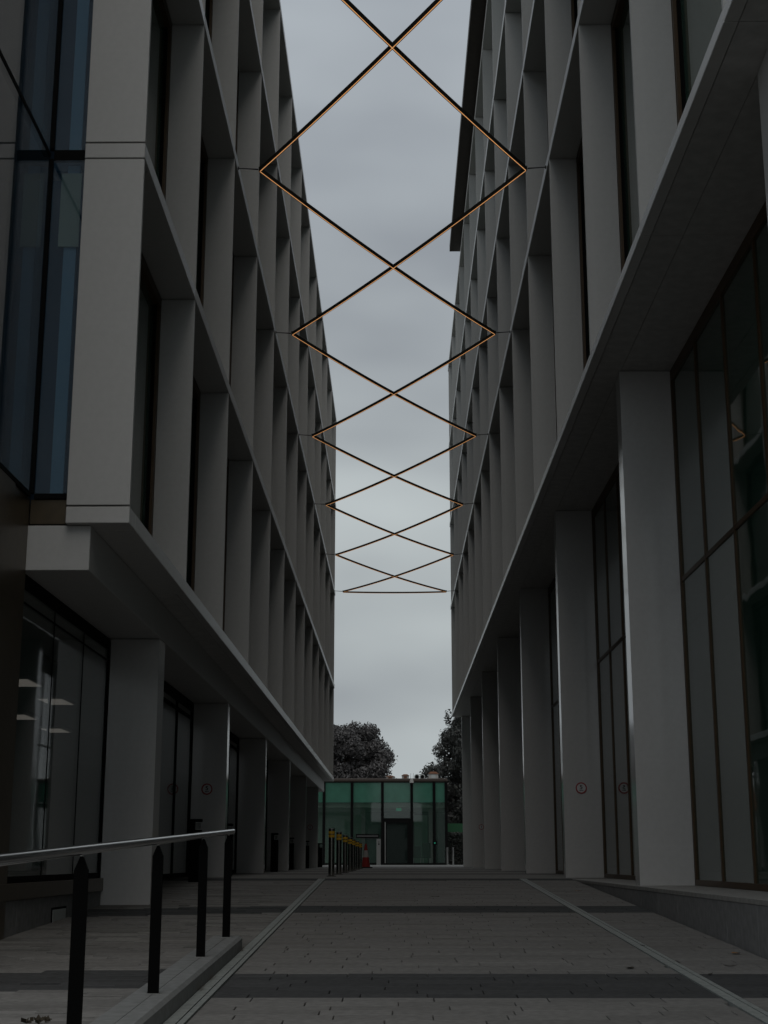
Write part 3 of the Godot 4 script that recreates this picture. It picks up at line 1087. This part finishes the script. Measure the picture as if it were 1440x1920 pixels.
	s = st()
	tube(s, Vector3(0, -0.1, 0), Vector3(0, 0.018, 0), 0.06, 0.12, 18)
	put(cc, "dome", s, M.black)
	var rd := thing("card_reader", "black reader box with green spark on the right pavilion mullion", "reader", Vector3(2.42, 1.35, z + 0.08))
	s = st()
	box(s, Vector3(-0.14, -0.14, 0), Vector3(0.14, 0.14, 0.07), 0.01)
	put(rd, "case", s, M.black)
	s = st()
	tube(s, Vector3(0, -0.02, 0.07), Vector3(0, -0.02, 0.08), 0.045, 0.045, 12)
	put(rd, "indicator", s, M.exit)
	# chairs seen through the glass on the right
	var kk := 0
	for q in [[1.35, 1.6], [1.95, 1.75]]:
		var ch := thing("chair", ["dark office chair just right of the pavilion door, behind the glass", "dark high-backed chair further right behind the pavilion glass"][kk], "chair", Vector3(q[0], 0.006, z - q[1]), "chairs in the pavilion")
		s = st()
		box(s, Vector3(-0.26, 0.42, -0.26), Vector3(0.26, 0.5, 0.26), 0.02)
		put(ch, "seat", s, M.pav_dark)
		s = st()
		box(s, Vector3(-0.26, 0.501, -0.26), Vector3(0.26, 1.15 + 0.2 * kk, -0.2), 0.02)
		put(ch, "backrest", s, M.pav_dark)
		for lx in [-0.22, 0.22]:
			for lz in [-0.22, 0.22]:
				s = st()
				tube(s, Vector3(lx, 0, lz), Vector3(lx, 0.42, lz), 0.018, 0.018, 8)
				put(ch, "leg", s, M.steel_dull)
		kk += 1
	# small plant on the roof
	var units := [[-0.35, 0.55, 0.25, "low rusty vent cowl on the pavilion roof beside the tree"], [0.62, 0.45, 0.34, "small boxy roof vent with rust-coloured grille on the pavilion"], [2.4, 0.62, 0.5, "tallest rooftop plant unit, ochre hooded, right end of the pavilion roof"]]
	for u in units:
		var ru := thing("roof_unit", u[3], "roof unit", Vector3(u[0], 5.28, z - 1.5), "plant on the pavilion roof")
		s = st()
		box(s, Vector3(-u[1] * 0.5, 0.0, -0.25), Vector3(u[1] * 0.5, u[2] * 0.72, 0.25), 0.01)
		put(ru, "case", s, M.white)
		s = st()
		prism_roof(s, u[1] * 0.56, u[2] * 0.725, u[2], 0.3)
		put(ru, "hood", s, M.brick)
		s = st()
		box(s, Vector3(-u[1] * 0.22, u[2] * 0.15, 0.252), Vector3(u[1] * 0.22, u[2] * 0.6, 0.262))
		put(ru, "grille", s, M.brick if u[0] < 2.0 else M.lens)
	for x in [1.35, 1.7]:
		var fn := thing("roof_fan", "%s of the two round grey fan housings on the pavilion roof" % ("left one" if x < 1.5 else "right one"), "roof fan", Vector3(x, 5.281, z - 1.4), "round fans on the pavilion roof")
		s = st()
		tube(s, Vector3(0, 0.17, -0.15), Vector3(0, 0.17, 0.15), 0.17, 0.17, 24)
		put(fn, "drum", s, M.lens)
		s = st()
		tube(s, Vector3(0, 0.17, 0.151), Vector3(0, 0.17, 0.16), 0.12, 0.12, 24)
		put(fn, "inlet", s, M.black)
		s = st()
		box(s, Vector3(-0.15, 0, -0.15), Vector3(0.15, 0.03, 0.15))
		put(fn, "foot", s, M.black)
	for x in [0.95, 1.12]:
		var ae := thing("aerial", "thin upright aerial, %s of the pair on the pavilion roof" % ("left" if x < 1.0 else "right"), "aerial", Vector3(x, 5.281, z - 1.3), "aerials on the pavilion roof")
		s = st()
		tube(s, Vector3.ZERO, Vector3(0.01, 0.4, 0), 0.012, 0.008, 6)
		put(ae, "mast", s, M.black)
		s = st()
		tube(s, Vector3(0, 0, 0.0), Vector3(0, 0.02, 0), 0.05, 0.04, 8)
		put(ae, "foot", s, M.black)
	# hoop barrier beside the pavilion
	var hb := thing("hoop_barrier", "pair of grey metal posts with a hanging cable beside the pavilion corner", "barrier", Vector3(3.3, 0.004, z + 1.2))
	for x in [-0.14, 0.2]:
		s = st()
		tube(s, Vector3(x, 0, 0), Vector3(x, 1.05, 0), 0.055, 0.055, 16)
		put(hb, "post", s, M.grey_metal)
	s = st()
	var prev := Vector3(-0.14, 1.0, 0.06)
	for i in range(1, 9):
		var t := i / 8.0
		var nx := Vector3(lerpf(-0.14, 0.2, t), 1.0 - 0.75 * sin(PI * t), 0.06)
		tube(s, prev, nx, 0.014, 0.014, 6, false)
		prev = nx
	put(hb, "cable", s, M.wire)

func prism_roof(s: SurfaceTool, hw: float, y0: float, y1: float, d: float) -> void:
	var a := [Vector3(-hw, y0, d), Vector3(hw, y0, d), Vector3(hw * 0.45, y1, d * 0.6), Vector3(-hw * 0.45, y1, d * 0.6)]
	var b := [Vector3(-hw, y0, -d), Vector3(hw, y0, -d), Vector3(hw * 0.45, y1, -d * 0.6), Vector3(-hw * 0.45, y1, -d * 0.6)]
	face(s, a, Vector3.BACK)
	face(s, b, Vector3.FORWARD)
	for i in 4:
		var j := (i + 1) % 4
		face(s, [a[i], a[j], b[j], b[i]], [Vector3.DOWN, Vector3.RIGHT, Vector3.UP, Vector3.LEFT][i])

func leaf_cloud(s: SurfaceTool, blobs: Array, per_m2: float, size: float, col: Color, vary: float) -> void:
	for bl in blobs:
		var c: Vector3 = bl[0]
		var r: Vector3 = bl[1]
		var n := int(per_m2 * (r.x * r.y + r.y * r.z + r.x * r.z) * 4.0)
		for i in n:
			var d := Vector3(rng.randfn(), rng.randfn(), rng.randfn()).normalized()
			var p := c + d * r * pow(rng.randf_range(0.25, 1.0), 0.45) * rng.randf_range(0.86, 1.1)
			var nn := (d + Vector3(rng.randfn(), rng.randfn(), rng.randfn()) * 0.7).normalized()
			var u := nn.cross(Vector3(rng.randfn(), rng.randfn(), rng.randfn())).normalized()
			var w := nn.cross(u)
			var k := size * rng.randf_range(0.6, 1.35)
			var t := 1.0 + vary * rng.randfn()
			s.set_color(Color(col.r * t, col.g * t, col.b * t))
			face(s, [p - u * k, p + w * k * 0.42, p + u * k, p - w * k * 0.42], nn)

func tree(called: String, label: String, at: Vector3, blobs: Array, trunk_h: float, r0: float, col: Color) -> void:
	var t := thing(called, label, "tree", at)
	var s := st()
	var p := Vector3.ZERO
	var segs := 6
	for i in segs:
		var q := Vector3(rng.randfn() * 0.08, trunk_h * (i + 1) / segs, rng.randfn() * 0.08)
		tube(s, p, q, r0 * (1.0 - 0.1 * i), r0 * (1.0 - 0.1 * (i + 1)), 12, i == 0)
		p = q
	for bl in blobs:
		var c: Vector3 = bl[0]
		var from := Vector3(0, minf(trunk_h, c.y * 0.62), 0)
		var mid := from.lerp(c, 0.5) + Vector3(rng.randfn() * 0.2, 0.25, rng.randfn() * 0.2)
		tube(s, from, mid, r0 * 0.16, r0 * 0.09, 6, false)
		tube(s, mid, c, r0 * 0.09, r0 * 0.03, 6, false)
	put(t, "trunk", s, M.bark)
	s = st()
	leaf_cloud(s, blobs, 46.0, 0.13, col, 0.16)
	put(t, "crown", s, M.leaf)

func build_far() -> void:
	var blobs := []
	# broad crown left of centre
	for i in 190:
		var a := rng.randf() * TAU
		var v := rng.randf_range(-1.0, 1.0)
		var rr := sqrt(1.0 - v * v)
		var k := pow(rng.randf_range(0.15, 1.0), 0.4) * 0.95
		var c := Vector3(cos(a) * rr * 4.4 * k, 6.9 + v * 4.1 * k, sin(a) * rr * 3.9 * k)
		var b := rng.randf_range(0.6, 1.05)
		blobs.append([c, Vector3(b, b * 0.8, b)])
	tree("broadleaf_tree", "broad grey-leaved tree rising behind the pavilion's left half", Vector3(-4.2, 0, -113.0), blobs, 7.0, 0.34, Color(0.082, 0.078, 0.078))
	blobs = []
	for i in 230:
		var h := rng.randf()
		var y := lerpf(2.6, 11.0, h)
		var w := 4.2 * sin(PI * clampf(0.12 + h * 0.86, 0.0, 1.0)) * (0.55 + 0.45 * (1.0 - h)) + 0.2
		var a := rng.randf() * TAU
		var k := rng.randf_range(0.35, 1.0)
		var b := rng.randf_range(0.55, 0.95)
		blobs.append([Vector3(cos(a) * w * k, y, sin(a) * w * k), Vector3(b, b * 0.75, b)])
	for q in [[-1.7, 10.6], [-0.9, 11.0], [0.1, 11.3], [1.1, 10.9]]:
		blobs.append([Vector3(q[0], q[1], 0), Vector3(0.3, 0.75, 0.3)])
	tree("pointed_tree", "dark upright tree with pointed tips beside the right block's far end", Vector3(5.6, 0, -107.0), blobs, 8.0, 0.3, Color(0.045, 0.047, 0.043))
	# hedge
	var hd := thing("hedge", "dark clipped hedge in the gap right of the pavilion", "hedge", Vector3(4.32, 0, -95.5))
	var s := st()
	box(s, Vector3(-0.9, 0, -0.4), Vector3(1.7, 1.75, 0.4), 0.08)
	put(hd, "stems", s, M.bark)
	s = st()
	for i in 5200:
		var pt := Vector3(rng.randf_range(-1.05, 1.8), rng.randf_range(0.05, 1.95), rng.randf_range(0.38, 0.62))
		if rng.randf() < 0.25:
			pt = Vector3(rng.randf_range(-1.05, 1.8), rng.randf_range(1.75, 2.05), rng.randf_range(-0.5, 0.6))
		var nn := Vector3(rng.randfn(), rng.randfn(), rng.randfn() + 0.6).normalized()
		var u := nn.cross(Vector3.UP).normalized()
		var w := nn.cross(u)
		var k := rng.randf_range(0.04, 0.09)
		var t := 0.03 * (1.0 + 0.4 * rng.randfn())
		s.set_color(Color(t * 0.9, t, t * 0.85))
		face(s, [pt - u * k, pt + w * k * 0.6, pt + u * k, pt - w * k * 0.6], nn)
	put(hd, "leaves", s, M.leaf)
	var ho := thing("hoarding", "flat green hoarding panel showing above the hedge", "fence", Vector3(5.25, 0, -98.5))
	for i in 3:
		s = st()
		box(s, Vector3(-1.8 + i * 1.22, 0.05, -0.02), Vector3(-0.59 + i * 1.22, 2.68, 0.02), 0.004)
		put(ho, "board", s, M.hoarding)
	for i in 4:
		s = st()
		box(s, Vector3(-1.82 + i * 1.22, 0.0, -0.1), Vector3(-1.76 + i * 1.22, 2.6, -0.022))
		put(ho, "post", s, M.bark)
	# house
	var hs := thing("house", "pale walled house with brown tiled roof glimpsed behind the right tree", "building", Vector3(8.2, 0, -124.0))
	s = st()
	box(s, Vector3(-4.4, 0, -3.0), Vector3(6.0, 4.2, 3.0))
	put(hs, "wall", s, M.render)
	s = st()
	prism_house(s, -4.7, 6.3, 4.21, 6.6, 3.4)
	var rf := put(hs, "roof", s, M.brick)
	s = st()
	box(s, Vector3(-2.6, 5.6, -0.4), Vector3(-1.9, 7.4, 0.4), 0.02)
	put(rf, "chimney", s, M.brick)
	for x in [-3.2, -0.8, 2.0]:
		var wd := group_node(hs, "window")
		s = st()
		box(s, Vector3(x - 0.7, 2.3, 3.003), Vector3(x + 0.7, 3.5, 3.06))
		put(wd, "frame", s, M.bark)
		s = st()
		box(s, Vector3(x - 0.6, 2.4, 3.061), Vector3(x + 0.6, 3.4, 3.07))
		put(wd, "pane", s, M.black)

func prism_house(s: SurfaceTool, x0: float, x1: float, y0: float, y1: float, d: float) -> void:
	var a := [Vector3(x0, y0, d), Vector3(x0, y0, -d), Vector3(x0, y1, 0)]
	var b := [Vector3(x1, y0, d), Vector3(x1, y0, -d), Vector3(x1, y1, 0)]
	face(s, a, Vector3.LEFT)
	face(s, b, Vector3.RIGHT)
	face(s, [a[0], b[0], b[2], a[2]], Vector3(0, 1, 1))
	face(s, [a[1], b[1], b[2], a[2]], Vector3(0, 1, -1))
	face(s, [a[0], b[0], b[1], a[1]], Vector3.DOWN)

func build_behind() -> void:  # unseen building, added to darken what the pavilion glass mirrors
	var b := thing("unseen_terrace", "long pale rendered terrace added unseen behind the viewer, darkening reflections in the pavilion glass", "building", Vector3(0, -1.36, 60.0))
	var s := st()
	box(s, Vector3(-45, 0, 0), Vector3(45, 7.4, 9))
	put(b, "wall", s, M.render)
	s = st()
	box(s, Vector3(-45.4, 7.41, -0.4), Vector3(45.4, 7.8, 9.4), 0.03)
	put(b, "roof", s, M.roof_brown)
	s = st()
	box(s, Vector3(-0.5, 1.5, -0.03), Vector3(0.5, 3.2, -0.003))
	var pane := s.commit()
	for i in 20:
		for k in 2:
			put(b, "window", pane, M.black, Vector3(-42.0 + i * 4.4, 0.0 + k * 3.6, 0))

func build_litter() -> void:
	var spots := [[2.72, 22.2, 0.05, "dry brown leaf on the paving near the top of the plinth wall"], [2.92, 12.9, 0.06, "long dry leaf lying right of the right drain"], [1.83, 11.75, 0.05, "orange dry leaf just short of the right drain, above the near dark band"],
		[2.36, 11.32, 0.03, "dark leaf caught against the right drain at the near dark band"], [2.64, 11.9, 0.04, "pale ochre leaf right of the drain near the dark band"], [0.55, 20.8, 0.06, "dark twiggy scrap on the far middle of the ramp"],
		[2.24, 13.6, 0.03, "small dark leaf on the right drain"]]
	for q in spots:
		var y: float = gy(q[0], q[1]) + 0.006
		var l := thing("fallen_leaf", q[3], "leaf", Vector3(q[0], y, -q[1]), "fallen leaves on the ramp")
		var s := st()
		var k: float = q[2]
		var pts := []
		for i in 9:
			var t := i / 8.0
			pts.append([lerpf(-k, k, t), 0.62 * k * sin(PI * t) * (0.8 + 0.3 * rng.randf()), 0.12 * k * absf(2.0 * t - 1.0)])
		for i in 8:
			var a: Array = pts[i]
			var b: Array = pts[i + 1]
			face(s, [Vector3(a[0], a[2] + 0.002, a[1]), Vector3(b[0], b[2] + 0.002, b[1]), Vector3(b[0], b[2] * 0.4, 0), Vector3(a[0], a[2] * 0.4, 0)], Vector3.UP)
			face(s, [Vector3(a[0], a[2] + 0.002, -a[1]), Vector3(b[0], b[2] + 0.002, -b[1]), Vector3(b[0], b[2] * 0.4, 0), Vector3(a[0], a[2] * 0.4, 0)], Vector3.UP)
		put(l, "blade", s, M.dark_leaf if (q[3] as String).contains("dark") else M.dry_leaf)
		s = st()
		tube(s, Vector3(k, 0.25 * k * 0.4, 0), Vector3(k * 1.5, 0.012, 0.01), 0.0015, 0.001, 5)
		put(l, "stalk", s, M.dark_leaf)
		l.rotation.y = rng.randf() * TAU
	var kk := 0
	for q in [[-1.352, 10.4], [-1.356, 11.0], [-1.352, 13.1]]:
		var w := thing("weed_tuft", "%s ochre weed tuft at the foot of the handrail kerb" % ["nearest", "middle", "farthest"][kk], "weed", Vector3(q[0], gy(0, q[1]) + 0.002, -q[1]), "weeds along the kerb")
		var s3 := st()
		for i in 22:
			var p := Vector3(rng.randfn() * 0.008, 0, rng.randfn() * 0.05)
			var tip := p + Vector3(0.012 + rng.randf() * 0.02, 0.015 + rng.randf() * 0.03, rng.randfn() * 0.02)
			var wd := Vector3(0, 0, 0.004)
			face(s3, [p - wd, p + wd, tip + wd * 0.4, tip - wd * 0.4], Vector3(1, 0.3, 0))
		put(w, "leaves", s3, M.dry_leaf)
		kk += 1
	var lc := thing("leaf_clump", "dark clump of wet leaves on the paving at the bottom left edge", "leaves", Vector3(-2.12, gy(-2.12, 9.0), -8.95))
	var s2 := st()
	for i in 16:
		var p := Vector3(rng.randfn() * 0.045, 0.008 + rng.randf() * 0.02, rng.randfn() * 0.03)
		var nn := Vector3(rng.randfn(), rng.randf() + 0.4, rng.randfn()).normalized()
		var u := nn.cross(Vector3(1, 0.2, 0.3)).normalized()
		var w := nn.cross(u)
		var k := rng.randf_range(0.015, 0.035)
		face(s2, [p - u * k, p + w * k * 0.6, p + u * k, p - w * k * 0.6], nn)
	put(lc, "leaves", s2, M.dark_leaf)

func _ready() -> void:
	rng.seed = 20240611
	build_camera_and_light()
	make_materials()
	build_ground()
	build_left()
	build_right()
	build_pavilion()
	build_far()
	build_behind()
	build_lights()
	build_handrail()
	build_bollards()
	build_signs()
	build_litter()
